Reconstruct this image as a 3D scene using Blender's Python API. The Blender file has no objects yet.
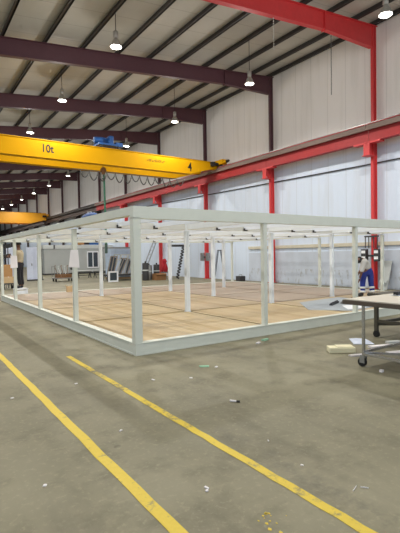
import bpy, bmesh, math, random
from mathutils import Vector, Matrix
random.seed(7)
C = bpy.context.scene.collection
S = bpy.context.scene

# ------------------------------------------------------------------ camera, world, exposure
CAM_H = 1.55
YAW, PITCH, ROLL, FPX = 0.600429, -0.0267895, -0.0162228, 433.25
fwd = Vector((math.sin(YAW)*math.cos(PITCH), math.cos(YAW)*math.cos(PITCH), math.sin(PITCH)))
rt0 = Vector((math.cos(YAW), -math.sin(YAW), 0)); up0 = rt0.cross(fwd)
rt = rt0*math.cos(ROLL) + up0*math.sin(ROLL); up = -rt0*math.sin(ROLL) + up0*math.cos(ROLL)
cam = bpy.data.cameras.new('camera'); cam.sensor_fit = 'HORIZONTAL'; cam.sensor_width = 36
cam.lens = FPX/400*36; cam.clip_end = 300
co = bpy.data.objects.new('camera', cam); C.objects.link(co)
co.matrix_world = Matrix(((rt.x, up.x, -fwd.x, 0), (rt.y, up.y, -fwd.y, 0), (rt.z, up.z, -fwd.z, CAM_H), (0, 0, 0, 1)))
S.camera = co

w = bpy.data.worlds.new('world'); S.world = w; w.use_nodes = True
w.node_tree.nodes['Background'].inputs[0].default_value = (0.84, 0.94, 1.06, 1)
w.node_tree.nodes['Background'].inputs[1].default_value = 1.12
S.view_settings.view_transform = 'Standard'; S.view_settings.look = 'None'
S.view_settings.gamma = 1; S.view_settings.use_curve_mapping = False
S.view_settings.exposure = 0.0
LAMP_W = 530.0; LAMP_SPILL = 75.0

# ------------------------------------------------------------------ materials
def lin(c):
    c = c/255
    return c/12.92 if c <= .04045 else ((c+.055)/1.055)**2.4
def rgb(r, g, b): return (lin(r), lin(g), lin(b), 1)
def mat(name, c, rough=.6, metal=0, var=.06, scale=6, emit=None, bump=0):
    m = bpy.data.materials.new(name); m.use_nodes = True
    nt = m.node_tree; b = nt.nodes['Principled BSDF']
    b.inputs['Roughness'].default_value = rough; b.inputs['Metallic'].default_value = metal
    col = rgb(*c)
    tc = nt.nodes.new('ShaderNodeTexCoord'); nz = nt.nodes.new('ShaderNodeTexNoise')
    nz.inputs['Scale'].default_value = scale; nz.inputs['Detail'].default_value = 4
    nt.links.new(tc.outputs['Object'], nz.inputs['Vector'])
    mx = nt.nodes.new('ShaderNodeMixRGB')
    mx.inputs[1].default_value = tuple(max(0, v*(1-var*2)) for v in col[:3])+(1,)
    mx.inputs[2].default_value = tuple(min(1, v*(1+var*2)) for v in col[:3])+(1,)
    nt.links.new(nz.outputs['Fac'], mx.inputs[0]); nt.links.new(mx.outputs[0], b.inputs['Base Color'])
    if bump:
        bp = nt.nodes.new('ShaderNodeBump'); bp.inputs['Strength'].default_value = bump
        nt.links.new(nz.outputs['Fac'], bp.inputs['Height']); nt.links.new(bp.outputs[0], b.inputs['Normal'])
    if emit:
        b.inputs['Emission Color'].default_value = emit[0]; b.inputs['Emission Strength'].default_value = emit[1]
        m.cycles.emission_sampling = 'NONE'
    return m
class NT:
    """small node-building helper"""
    def __init__(s, m): s.t = m.node_tree
    def n(s, kind, **kw):
        x = s.t.nodes.new(kind)
        for k, v in kw.items(): setattr(x, k, v)
        return x
    def link(s, a, b): s.t.links.new(a, b)
    def math(s, op, a, b=None, c=None):
        x = s.n('ShaderNodeMath', operation=op)
        for i, v in enumerate((a, b, c)):
            if v is None: continue
            if isinstance(v, (int, float)): x.inputs[i].default_value = v
            else: s.link(v, x.inputs[i])
        return x.outputs[0]
    def mix(s, f, a, b, blend='MIX'):
        x = s.n('ShaderNodeMixRGB', blend_type=blend)
        for i, v in enumerate((f, a, b)):
            if isinstance(v, (int, float, tuple)): x.inputs[i].default_value = v
            else: s.link(v, x.inputs[i])
        return x.outputs[0]
    def noise(s, vec, scale, detail=4, rough=.55):
        x = s.n('ShaderNodeTexNoise'); x.inputs['Scale'].default_value = scale
        x.inputs['Detail'].default_value = detail; x.inputs['Roughness'].default_value = rough
        s.link(vec, x.inputs['Vector']); return x.outputs['Fac']
    def ramp(s, f, a, b):
        x = s.n('ShaderNodeMapRange'); x.inputs[1].default_value = a; x.inputs[2].default_value = b
        s.link(f, x.inputs[0]); return x.outputs[0]

def new(name, rough=.7):
    m = bpy.data.materials.new(name); m.use_nodes = True
    b = m.node_tree.nodes['Principled BSDF']; b.inputs['Roughness'].default_value = rough
    return m, NT(m), b
def obj_vec(k, stretch=(1, 1, 1)):
    tc = k.n('ShaderNodeTexCoord'); mp = k.n('ShaderNodeMapping'); mp.inputs['Scale'].default_value = stretch
    k.link(tc.outputs['Object'], mp.inputs['Vector']); return mp.outputs[0]

def concrete():
    m, k, b = new('concrete', .62)
    v = obj_vec(k)
    big = k.noise(v, .45, 5, .6); mid = k.noise(v, 2.2, 6, .65); fine = k.noise(v, 22, 4, .7)
    c = k.mix(k.ramp(big, .35, .68), rgb(114, 110, 88), rgb(138, 133, 109))
    c = k.mix(k.math('MULTIPLY', k.ramp(mid, .5, .7), .7), c, rgb(94, 89, 71))
    c = k.mix(k.math('MULTIPLY', k.ramp(fine, .54, .7), .5), c, rgb(154, 149, 123))
    c = k.mix(k.math('MULTIPLY', k.ramp(k.noise(obj_vec(k, (1, .25, 1)), 1.3, 5, .6), .52, .7), .6), c, rgb(88, 83, 66))
    pale = k.ramp(k.noise(v, 5.5, 8, .8), .64, .72)
    c = k.mix(k.math('MULTIPLY', pale, .75), c, rgb(167, 164, 138))
    vo = k.n('ShaderNodeTexVoronoi'); vo.inputs['Scale'].default_value = 1.9; k.link(v, vo.inputs['Vector'])
    spot = k.math('MULTIPLY', k.math('LESS_THAN', vo.outputs['Distance'], .06), k.ramp(mid, .45, .6))
    c = k.mix(k.math('MULTIPLY', spot, .6), c, rgb(63, 59, 48))
    tc = k.n('ShaderNodeTexCoord'); sp = k.n('ShaderNodeSeparateXYZ'); k.link(tc.outputs['Object'], sp.inputs[0])
    near = k.ramp(k.math('ABSOLUTE', k.math('SUBTRACT', sp.outputs[0], 2.25)), .17, .03)
    smear = k.math('MULTIPLY', k.math('MULTIPLY', near, k.ramp(sp.outputs[1], 3.5, 2.9)), k.ramp(k.noise(v, 3.4, 5, .7), .46, .62))
    c = k.mix(k.math('MULTIPLY', smear, .55), c, rgb(78, 74, 66))
    k.link(c, b.inputs['Base Color'])
    k.link(k.math('ADD', .5, k.math('MULTIPLY', mid, .3)), b.inputs['Roughness'])
    bp = k.n('ShaderNodeBump'); bp.inputs['Strength'].default_value = .12; k.link(fine, bp.inputs['Height']); k.link(bp.outputs[0], b.inputs['Normal'])
    return m
def yellow_paint(name, lo, hi):
    m, k, b = new(name, .6)
    v = obj_vec(k); n = k.noise(v, 9, 8, .75); n2 = k.noise(v, 1.3, 3)
    wear = k.ramp(k.math('ADD', n, k.math('MULTIPLY', k.math('SUBTRACT', n2, .5), .5)), lo, hi)
    c = k.mix(k.noise(v, 30, 3), rgb(204, 178, 44), rgb(218, 192, 66))
    c = k.mix(wear, c, rgb(116, 111, 90))
    k.link(c, b.inputs['Base Color']); return m
def cladding():
    """wall sheets: cool white below the crane rail, warmer grey-white above, vertical laps"""
    m, k, b = new('wall_cladding', .55)
    tc = k.n('ShaderNodeTexCoord'); sp = k.n('ShaderNodeSeparateXYZ'); k.link(tc.outputs['Object'], sp.inputs[0])
    y, z = sp.outputs[1], sp.outputs[2]
    hi = k.ramp(z, 5.9, 6.1)
    c = k.mix(hi, rgb(208, 220, 236), rgb(236, 232, 228))
    fy = k.math('FRACT', k.math('MULTIPLY', y, 1.0))
    lap = k.math('LESS_THAN', k.math('ABSOLUTE', k.math('SUBTRACT', fy, .5)), .018)
    c = k.mix(k.math('MULTIPLY', lap, .25), c, rgb(150, 148, 142))
    st = k.noise(obj_vec(k, (1, 1.5, .15)), 1.2, 5, .6)
    c = k.mix(k.math('MULTIPLY', k.ramp(st, .5, .8), .3), c, rgb(176, 172, 160))
    k.link(c, b.inputs['Base Color'])
    rib = k.math('SINE', k.math('MULTIPLY', y, 31.4))
    bp = k.n('ShaderNodeBump'); bp.inputs['Strength'].default_value = .12; bp.inputs['Distance'].default_value = .02
    k.link(rib, bp.inputs['Height']); k.link(bp.outputs[0], b.inputs['Normal'])
    return m
def dado():
    m, k, b = new('dado_board', .7)
    st = k.noise(obj_vec(k, (1, 1.2, .6)), 1.2, 5, .6)
    c = k.mix(k.ramp(st, .3, .8), rgb(198, 207, 220), rgb(176, 184, 195))
    tc = k.n('ShaderNodeTexCoord'); sp = k.n('ShaderNodeSeparateXYZ'); k.link(tc.outputs['Object'], sp.inputs[0])
    bl = k.noise(obj_vec(k, (1, 3, 1)), 2.4, 4, .7)
    low = k.math('MULTIPLY', k.math('LESS_THAN', sp.outputs[2], .75), k.ramp(bl, .55, .66))
    c = k.mix(k.math('MULTIPLY', low, .55), c, rgb(128, 122, 108))
    k.link(c, b.inputs['Base Color']); return m
def roof_sheet():
    m, k, b = new('roof_sheet', .7)
    tc = k.n('ShaderNodeTexCoord'); sp = k.n('ShaderNodeSeparateXYZ'); k.link(tc.outputs['Object'], sp.inputs[0])
    fy = k.math('FRACT', k.math('MULTIPLY', sp.outputs[1], .83))
    lap = k.math('LESS_THAN', fy, .03)
    n = k.noise(obj_vec(k), .8, 4)
    c = k.mix(n, rgb(176, 173, 164), rgb(196, 193, 185))
    c = k.mix(k.math('MULTIPLY', lap, .3), c, rgb(110, 104, 94))
    k.link(c, b.inputs['Base Color']); return m
def plywood(a, bb):
    m, k, b = new('plywood', .55)
    n = k.noise(obj_vec(k, (4, .5, 1)), 2.0, 6, .6)
    c = k.mix(n, rgb(*a), rgb(*bb))
    tc = k.n('ShaderNodeTexCoord'); sp = k.n('ShaderNodeSeparateXYZ'); k.link(tc.outputs['Object'], sp.inputs[0])
    bx = k.math('MULTIPLY', sp.outputs[0], 1/.448); fx = k.math('FRACT', bx)
    wn = k.n('ShaderNodeTexWhiteNoise', noise_dimensions='1D'); k.link(k.math('FLOOR', bx), wn.inputs['W'])
    c = k.mix(k.math('MULTIPLY', wn.outputs[0], .3), c, rgb(150, 118, 84))
    lap = k.math('LESS_THAN', fx, .05)
    c = k.mix(k.math('MULTIPLY', lap, .4), c, rgb(130, 100, 72))
    k.link(c, b.inputs['Base Color']); return m

M = dict(
 concrete=concrete(), line=yellow_paint('yellow_line_paint', .6, .72), line_worn=yellow_paint('worn_yellow_line_paint', .5, .66),
 line_ghost=yellow_paint('faded_yellow_line_paint', .2, .42),
 wall=cladding(), dado=dado(), roof=roof_sheet(),
 red=mat('red_steel', (204, 56, 58), .5), barbrown=mat('conductor_brown', (122, 104, 96), .7), runway=mat('runway_red', (164, 44, 46), .6, var=.08), maroon=mat('maroon_steel', (82, 50, 58), .55), shadebeam=mat('shaded_runway_steel', (66, 52, 48), .6),
 purlin=mat('purlin_steel', (54, 51, 50), .55), cap=mat('dark_cap', (40, 36, 34), .6),
 yellow=mat('crane_yellow', (206, 152, 0), .75, var=.03, scale=1.5), orange=mat('far_crane_yellow', (226, 158, 26), .5, var=.03),
 blue=mat('hoist_blue', (40, 92, 160), .45), frame=mat('frame_grey_paint', (209, 213, 203), .5, var=.03), frame_in=mat('frame_inner_grey', (228, 234, 238), .5, var=.03),
 ply1=plywood((176, 154, 112), (192, 174, 136)), ply2=plywood((171, 151, 116), (187, 170, 138)), ply3=plywood((159, 144, 129), (176, 162, 145)),
 steel=mat('bare_steel', (150, 150, 148), .4, .6), chrome=mat('chrome', (190, 190, 190), .25, .9), stepgrey=mat('stepladder_aluminium', (128, 136, 146), .5, .2), alu=mat('aluminium', (168, 172, 178), .45, .1),
 black=mat('black_plastic', (28, 28, 30), .5), dark=mat('dark_grey', (58, 58, 60), .6), rubber=mat('rubber', (26, 26, 26), .8),
 barwhite=mat('cool_white_paint', (234, 241, 252), .5, var=.02), white=mat('white_paint', (238, 240, 244), .5, var=.02), bwhite=mat('blue_white_panel', (206, 216, 236), .4, var=.03), paper=mat('paper', (232, 228, 230), .8, var=.02),
 grey=mat('grey_panel', (176, 180, 178), .6, var=.04, scale=2), lightgrey=mat('light_grey_panel', (200, 204, 202), .6, var=.04),
 beige=mat('beige_ledge', (200, 194, 176), .7), brown=mat('brown_wood', (140, 100, 62), .7, var=.12), card=mat('cardboard', (176, 134, 88), .8),
 tan=mat('tan_carton', (196, 168, 128), .8), foam=mat('cream_foam', (228, 222, 190), .9), bag=mat('clear_blue_wrap', (190, 206, 226), .3, var=.15, scale=5),
 glass=mat('dark_glass', (62, 72, 80), .15), greyblue=mat('blue_grey_sheet', (158, 166, 172), .5, var=.05), table=mat('table_board', (196, 190, 176), .5, var=.05),
 girder=mat('girder_grey', (206, 206, 200), .6), pendant=mat('pendant_dark_green', (58, 78, 70), .6), edge=mat('table_edge', (82, 72, 62), .7, var=.1), olive=mat('olive_steel', (66, 62, 48), .6), green=mat('green_cable', (70, 130, 104), .6), mint=mat('mint_scrap', (150, 196, 166), .7),
 redcloth=mat('red_fabric', (190, 36, 50), .8), skin=mat('skin_brown', (112, 76, 58), .6, var=.03), hair=mat('black_hair', (22, 20, 20), .8), khaki=mat('khaki_shirt', (196, 184, 156), .85),
 blacktrousers=mat('black_trousers', (34, 34, 38), .85), greyshirt=mat('light_grey_shirt', (190, 188, 184), .85), navy=mat('blue_workwear', (30, 48, 128), .8), reflect=mat('reflective_tape', (214, 216, 214), .4),
 lamp_shell=mat('lamp_aluminium', (170, 166, 158), .4, .4), lamp_lens=mat('lamp_lens', (255, 250, 235), .5, emit=((1, .97, .9, 1), 22)), lamp_dim=mat('lamp_lens_warm', (255, 250, 235), .5, emit=((1, .93, .8, 1), 6)),
 gap=mat('dark_joint', (70, 62, 52), .9), cable=mat('grey_cable', (96, 96, 94), .7), farwall=mat('far_wall_sheet', (92, 98, 92), .7, var=.1, scale=1), farglass=mat('far_window', (120, 132, 126), .3),
 galv=mat('galvanised_chain', (196, 194, 186), .5, .3), wood=mat('raw_timber', (176, 150, 116), .8, var=.1), greybrown=mat('grey_brown_profile', (146, 136, 124), .6, var=.12),
)

M['yellow'].node_tree.nodes['Principled BSDF'].inputs['Specular IOR Level'].default_value = .15

# ------------------------------------------------------------------ mesh helpers
class MB:
    def __init__(s): s.v = []; s.f = []
    def add(s, vs, fs):
        o = len(s.v); s.v += [tuple(v) for v in vs]; s.f += [tuple(i+o for i in f) for f in fs]; return s
    def box(s, x0, x1, y0, y1, z0, z1):
        return s.add([(x, y, z) for z in (z0, z1) for y in (y0, y1) for x in (x0, x1)],
                     [(0, 2, 3, 1), (4, 5, 7, 6), (0, 1, 5, 4), (2, 6, 7, 3), (0, 4, 6, 2), (1, 3, 7, 5)])
    def bar(s, p, q, w, h=None, upv=(0, 0, 1)):
        """rectangular bar from p to q, w sideways and h along upv"""
        h = w if h is None else h
        p, q = Vector(p), Vector(q); d = (q-p).normalized(); u = Vector(upv)
        if abs(d.dot(u)) > .98: u = Vector((1, 0, 0))
        sx = d.cross(u).normalized(); u = sx.cross(d)
        vs = []
        for c in (p, q):
            for a, b in ((-1, -1), (1, -1), (1, 1), (-1, 1)): vs.append(c+sx*a*w/2+u*b*h/2)
        return s.add(vs, [(3, 2, 1, 0), (4, 5, 6, 7), (0, 1, 5, 4), (1, 2, 6, 5), (2, 3, 7, 6), (3, 0, 4, 7)])
    def isec(s, p, q, h, wd, t=.02, upv=(0, 0, 1)):
        p, q, u = Vector(p), Vector(q), Vector(upv); d = (q-p).normalized()
        if abs(d.dot(u)) > .98: u = Vector((1, 0, 0))
        sx = d.cross(u).normalized(); u = sx.cross(d)
        s.bar(p+u*(h/2-t/2), q+u*(h/2-t/2), wd, t, u); s.bar(p-u*(h/2-t/2), q-u*(h/2-t/2), wd, t, u)
        return s.bar(p, q, t*.8, h-2*t, u)
    def tube(s, pts, r, n=8, caps=True):
        pts = [Vector(p) for p in pts]; rings = []
        ref = Vector((0, 0, 1))
        for i, p in enumerate(pts):
            d = (pts[min(i+1, len(pts)-1)]-pts[max(i-1, 0)]).normalized()
            rf = ref if abs(d.dot(ref)) < .95 else Vector((1, 0, 0))
            a = d.cross(rf).normalized(); b = a.cross(d)
            rr = r[i] if isinstance(r, (list, tuple)) else r
            rings.append([p+(a*math.cos(2*math.pi*k/n)+b*math.sin(2*math.pi*k/n))*rr for k in range(n)])
        vs = [v for g in rings for v in g]; fs = []
        for i in range(len(pts)-1):
            for k in range(n): fs.append((i*n+k, i*n+(k+1) % n, (i+1)*n+(k+1) % n, (i+1)*n+k))
        if caps: fs += [tuple(range(n))[::-1], tuple((len(pts)-1)*n+k for k in range(n))]
        return s.add(vs, fs)
    def lathe(s, c, prof, n=20):
        """profile of (radius, z) around a vertical axis at c"""
        c = Vector(c); vs = []; fs = []
        for r, z in prof:
            for k in range(n): vs.append(c+Vector((r*math.cos(2*math.pi*k/n), r*math.sin(2*math.pi*k/n), z)))
        for i in range(len(prof)-1):
            for k in range(n): fs.append((i*n+k, i*n+(k+1) % n, (i+1)*n+(k+1) % n, (i+1)*n+k))
        fs += [tuple(range(n))[::-1], tuple((len(prof)-1)*n+k for k in range(n))]
        return s.add(vs, fs)
    def prism(s, poly, axis, a0, a1):
        """polygon extruded along axis: 'y' takes (x,z), 'x' takes (y,z), 'z' takes (x,y)"""
        mk = {'y': lambda p, a: (p[0], a, p[1]), 'x': lambda p, a: (a, p[0], p[1]), 'z': lambda p, a: (p[0], p[1], a)}[axis]
        n = len(poly); vs = [mk(p, a0) for p in poly]+[mk(p, a1) for p in poly]
        return s.add(vs, [tuple(range(n))[::-1], tuple(range(n, 2*n))]+[(i, (i+1) % n, n+(i+1) % n, n+i) for i in range(n)])
    def ball(s, c, rx, ry, rz, nu=14, nv=9, z0=-1.0):
        c = Vector(c); prof = []
        vs = []; fs = []
        for i in range(nv+1):
            t = math.asin(z0)+(math.pi/2-math.asin(z0))*i/nv
            for k in range(nu):
                a = 2*math.pi*k/nu
                vs.append(c+Vector((rx*math.cos(t)*math.cos(a), ry*math.cos(t)*math.sin(a), rz*math.sin(t))))
        for i in range(nv):
            for k in range(nu): fs.append((i*nu+k, i*nu+(k+1) % nu, (i+1)*nu+(k+1) % nu, (i+1)*nu+k))
        fs.append(tuple(range(nu))[::-1])
        return s.add(vs, fs)
    def build(s, name, m, parent=None, bevel=0, smooth=False, label=None):
        me = bpy.data.meshes.new(name); me.from_pydata(s.v, [], s.f); me.materials.append(m)
        bm = bmesh.new(); bm.from_mesh(me); bmesh.ops.remove_doubles(bm, verts=bm.verts, dist=1e-5)
        bmesh.ops.recalc_face_normals(bm, faces=bm.faces)
        if bevel: bmesh.ops.bevel(bm, geom=list(bm.edges), offset=bevel, segments=2, affect='EDGES', profile=.5)
        bm.to_mesh(me); bm.free()
        if smooth:
            for p in me.polygons: p.use_smooth = True
        o = bpy.data.objects.new(name, me); C.objects.link(o)
        if parent is not None:
            o.parent = parent; o.location = -parent_world(parent)
        if label: o['label'] = label
        return o
def parent_world(o):
    v = Vector(o.location)
    if o.parent: v += parent_world(o.parent)
    return v
def thing(name, label, cat, loc=(0, 0, 0), group=None):
    o = bpy.data.objects.new(name, None); o.empty_display_size = .1; C.objects.link(o); o.location = loc
    o['label'] = label; o['category'] = cat
    if group: o['group'] = group
    return o
def tag(o, label, cat, group=None, kind=None):
    o['label'] = label; o['category'] = cat
    if group: o['group'] = group
    if kind: o['kind'] = kind
    return o
def struct(o, label=None):
    o['kind'] = 'structure'
    if label: o['label'] = label
    return o
ORD = ['nearest', 'second', 'third', 'fourth', 'fifth', 'sixth', 'seventh', 'eighth', 'ninth', 'tenth', 'eleventh', 'twelfth', 'thirteenth', 'fourteenth', 'fifteenth']

# ------------------------------------------------------------------ the hall
BAY, Y0 = 6.125, 10.93
NB = 14
def ztop(x): return 9.19+.107*x          # top line of the rafters; the roof rises towards the right wall
WX = 16.66
struct(MB().box(-26, 17, -14, 97, -.1, 0).build('floor', M['concrete']), 'worn grey concrete factory floor')
wl = struct(MB().box(WX, WX+.2, -8, 96, 0, 12).build('wall_right', M['wall']), 'tall white sheet-clad right wall of the hall')
struct(MB().box(WX-.06, WX, 8.2, 19.2, 0, 1.62).build('trim_1', M['dado']), 'stained grey boarding along the foot of the right wall')
struct(MB().box(WX-.1, WX, 8.2, 19.2, 1.82, 1.98).build('trim_2', M['beige'], bevel=.01), 'beige ledge along the right wall')
wf = MB().box(-26, 17, 96, 96.2, 0, 12).build('wall_far', M['farwall']); struct(wf, 'dark far end wall of the hall')
for i in range(6):
    x0 = 8.2+i*1.45
    fr = MB().box(x0, x0+1.3, 95.9, 96, 4.0, 5.4).build('window_%d' % (i+1), M['dark']); struct(fr, 'dark framed window in the far wall')
    g = MB()
    for j in range(2): g.box(x0+.08+j*.6, x0+.62+j*.6, 95.86, 95.9, 4.08, 5.32)
    g.build('pane', M['farglass'], fr)
# roof sheet, sloping, on top of the purlins
x0, x1 = -18, 17
rb = MB().prism([(x0, ztop(x0)+.2), (x1, ztop(x1)+.2), (x1, ztop(x1)+.28), (x0, ztop(x0)+.28)], 'y', -8, 96.2)
struct(rb.build('ceiling', M['roof']), 'beige underside of the sloping roof sheets')
# purlins: C sections running the length of the hall
pxs = [3.2+1.5*k for k in range(-5, 9)]+[16.42]
for i, x in enumerate(reversed(pxs)):
    m = MB(); z = ztop(x)
    m.box(x-.03, x+.03, -8, 96, z, z+.2); m.box(x-.09, x+.02, -8, 96, z, z+.018); m.box(x, x+.1, -8, 96, z+.186, z+.2)
    m.box(x-.09, x-.075, -8, 96, z+.018, z+.06)
    tag(m.build('roof_purlin', M['purlin']), 'dark steel roof purlin, %s from the right wall' % ORD[i].replace('nearest', 'first'), 'purlin', 'roof purlins')
# frames: rafter + column at every bay
for k in range(NB):
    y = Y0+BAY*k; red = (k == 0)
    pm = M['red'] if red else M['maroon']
    lab = ('bright red steel roof rafter, nearest overhead' if red else 'maroon steel roof rafter, %s from the camera' % ORD[k])
    r = thing('roof_rafter', lab, 'rafter', (16.2, y, 9.9), 'roof rafters')
    xl = -16; d = .62
    wb = MB().prism([(xl, ztop(xl)-d+.02), (13.3, ztop(13.3)-d-.03), (16.27, 10.03), (16.27, ztop(16.27)-.02), (xl, ztop(xl)-.02)], 'y', y-.012, y+.012)
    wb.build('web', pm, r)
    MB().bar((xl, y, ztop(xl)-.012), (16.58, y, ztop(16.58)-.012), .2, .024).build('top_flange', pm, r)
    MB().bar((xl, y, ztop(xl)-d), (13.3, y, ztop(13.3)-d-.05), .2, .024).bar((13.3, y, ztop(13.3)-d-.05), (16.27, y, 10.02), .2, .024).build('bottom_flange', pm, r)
    MB().box(13.28, 13.32, y-.1, y+.1, ztop(13.3)-d-.1, ztop(13.3)-.024).build('splice_plate', pm, r)
    lab = ('red steel wall column, nearest, from floor to eave' if red else ('steel wall column, red below and maroon above, %s along the right wall' if k < 5 else 'shade-darkened steel wall column, %s along the right wall') % ORD[k])
    c = thing('wall_column', lab, 'column', (16.42, y, 0), 'wall columns')
    zt = ztop(16.42)-.03
    MB().isec((16.42, y, .02), (16.42, y, 6.1), .26, .13, .02, (1, 0, 0)).build('lower_shaft', M['red'] if k < 5 else M['shadebeam'], c)
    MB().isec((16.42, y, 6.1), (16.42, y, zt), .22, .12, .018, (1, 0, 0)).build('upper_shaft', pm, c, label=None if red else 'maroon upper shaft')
    MB().box(16.22, 16.62, y-.17, y+.17, 0, .02).build('base_plate', M['red'], c)
    b = MB()
    b.prism([(16.27, 5.45), (16.27, 6.08), (15.9, 6.08), (15.9, 5.9)], 'y', y-.012, y+.012)
    b.box(15.88, 16.27, y-.15, y+.15, 6.06, 6.09); b.box(15.9, 15.925, y-.14, y+.14, 5.56, 6.06); b.box(15.86, 16.24, y-.19, y+.19, 5.53, 5.56)
    b.box(15.9, 16.2, y-.62, y-.15, 6.02, 6.09); b.box(15.9, 16.2, y+.15, y+.62, 6.02, 6.09)
    b.build('bracket', M['red'] if k < 5 else M['shadebeam'], c)  # far shafts and brackets share the shade-darkened colour
# crane runway beams between brackets, rail and conductor bar
for k in range(-1, NB):
    ya, yb = Y0+BAY*k, Y0+BAY*(k+1)
    if k == NB-1: yb = 95.8
    if k == -1: ya = 3.0
    far = k >= 5  # distant steel gets darker colours, standing in for the weaker light there
    pm = M['shadebeam'] if far else M['runway']
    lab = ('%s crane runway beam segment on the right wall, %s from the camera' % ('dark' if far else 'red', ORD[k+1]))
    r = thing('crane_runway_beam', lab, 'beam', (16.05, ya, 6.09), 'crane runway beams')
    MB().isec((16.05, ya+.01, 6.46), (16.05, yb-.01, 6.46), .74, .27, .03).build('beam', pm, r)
    MB().box(16.02, 16.08, ya+.01, yb-.01, 6.83, 6.9).build('rail', M['steel'] if not far else M['cap'], r)
    MB().box(15.84, 15.93, ya+.01, yb-.01, 6.56, 6.76).build('conductor_bar', M['barbrown'] if not far else M['cap'], r)
# thin conduit along the wall
tag(MB().tube([(WX-.05, -4, 5.22), (WX-.05, 12, 5.32), (WX-.05, 30, 5.58), (WX-.05, 60, 5.75)], .03, 6).build('wall_conduit', M['dark']), 'thin dark conduit running along the white wall under the crane rail', 'conduit')

# ------------------------------------------------------------------ hall lamps
def bell_lamp(x, y, z, label, lens):
    t = thing('high_bay_lamp', label, 'lamp', (x, y, z), 'hanging hall lamps')
    MB().lathe((x, y, z), [(.06, .54), (.085, .52), (.085, .32), (.06, .29)], 16).build('gear_housing', M['lamp_shell'], t, smooth=True)
    MB().lathe((x, y, z), [(.05, .3), (.085, .26), (.14, .17), (.18, .05), (.2, .0), (.192, .0), (.172, .05), (.13, .16), (.075, .25), (.04, .26)], 20).build('reflector', M['lamp_shell'], t, smooth=True)
    MB().lathe((x, y, z), [(.02, -.01), (.14, .0), (.172, .03), (.13, .1), (.02, .12)], 20).build('lens', lens, t, smooth=True)
    MB().tube([(x, y, z+.53), (x, y, ztop(x)+.01)], .012, 6).build('suspension_rod', M['cap'], t)
    # downlight through the mouth of the bell, and the weak spill of its translucent shade
    for kind, e in (('SPOT', LAMP_W), ('POINT', LAMP_SPILL)):
        l = bpy.data.lights.new('lamp_light', kind); l.energy = e
        if kind == 'SPOT': l.spot_size = math.radians(165); l.spot_blend = .5
        l.shadow_soft_size = .08; l.color = (1, .965, .9)
        lo = bpy.data.objects.new('lamp_light', l); C.objects.link(lo); lo.parent = t; lo.location = (0, 0, -.2)
    return t
for k in range(-1, 13):
    bell_lamp(12.2, 7.8+6.06*k+(-.1 if k == 0 else .06), 8.68, 'bell-shaped hall lamp in the row next to the right wall, %s from the camera' % ORD[k+1], M['lamp_dim'] if k in (1, 2, 3, 5, 6) else M['lamp_lens'])
for k in range(-1, 6):
    bell_lamp(6.2, 7.85+6.06*k, 8.68, 'bright bell-shaped lamp in the middle row of lamps, %s from the camera' % ORD[k+1], M['lamp_lens'])

for k in range(-1, 4):
    bell_lamp(.2, 7.85+BAY*k, 8.4, 'bell-shaped lamp in the third row from the right wall, %s from the camera' % ORD[k+1], M['lamp_lens'])

# ------------------------------------------------------------------ text marks
def text_mesh(txt, size, loc, m, parent, name, squash=1.0, off=.010):
    cu = bpy.data.curves.new(name, 'FONT'); cu.body = txt; cu.size = size; cu.extrude = .003; cu.align_x = 'CENTER'; cu.align_y = 'CENTER'; cu.offset = off
    to = bpy.data.objects.new(name, cu); C.objects.link(to)
    dg = bpy.context.evaluated_depsgraph_get(); dg.update()
    me = bpy.data.meshes.new_from_object(to.evaluated_get(dg)); bpy.data.objects.remove(to)
    me.transform(Matrix.Rotation(math.pi/2, 4, 'X') @ Matrix.Diagonal((squash, 1, 1, 1)))
    me.materials.clear(); me.materials.append(m)
    o = bpy.data.objects.new(name, me); C.objects.link(o); o.parent = parent; o.location = Vector(loc)-parent_world(parent)
    return o

# ------------------------------------------------------------------ overhead cranes
def crane(yA, label, xl, z0, z1, pm, main):
    t = thing('overhead_crane', label, 'crane', (16.05, yA, 6.9))
    gap = 1.7 if main else 1.9
    for gi, y in enumerate((yA, yA+gap)):
        g = MB().prism([(xl, z0), (14.0, z0), (15.55, z0+.42), (15.9, z0+.42), (15.9, z1), (xl, z1)], 'y', y+.03, y+.35)
        g.box(xl, 14.0, y, y+.4, z0-.02, z0+.015); g.box(xl, 15.85, y, y+.4, z1-.015, z1+.02)
        g.build('girder', pm, t)
        MB().box(xl, 15.3, y+.17, y+.23, z1+.02, z1+.08).build('trolley_rail', M['dark'], t)
    yc = yA+gap/2+.2
    e = MB().box(15.87, 16.23, yA-.55, yA+gap+.95, 6.97, 7.25).box(15.95, 16.15, yA-.75, yA-.55, 7.02, 7.2)
    e.build('end_carriage', pm, t, bevel=.02)
    for y in (yA-.2, yA+gap+.6):
        MB().tube([(16.0, y, 7.04), (16.1, y, 7.04)], .14, 18).build('wheel', M['dark'], t)
    MB().tube([(16.05, yA-.75, 7.1), (16.05, yA-.95, 7.1)], [.09, .07], 12).build('buffer', M['black'], t)
    MB().tube([(15.5, yA-.1, 6.98), (15.86, yA-.1, 7.0)], .1, 12).box(15.4, 15.6, yA-.24, yA+.02, 6.86, 7.1).build('drive_motor', M['black'], t)
    return t
cr = crane(21.2, 'yellow double-girder overhead crane marked 10t and 4 spanning the near bays', -9, 6.3, 7.12, M['yellow'], True)
text_mesh('10t', .52, (5.83, 21.222, 6.72), M['black'], cr, 'capacity_marking', .85)
text_mesh('4', .74, (13.93, 21.222, 6.66), M['black'], cr, 'number_marking', .8, .002)
mk = MB(); x = 11.15
rr = random.Random(3)
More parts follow.
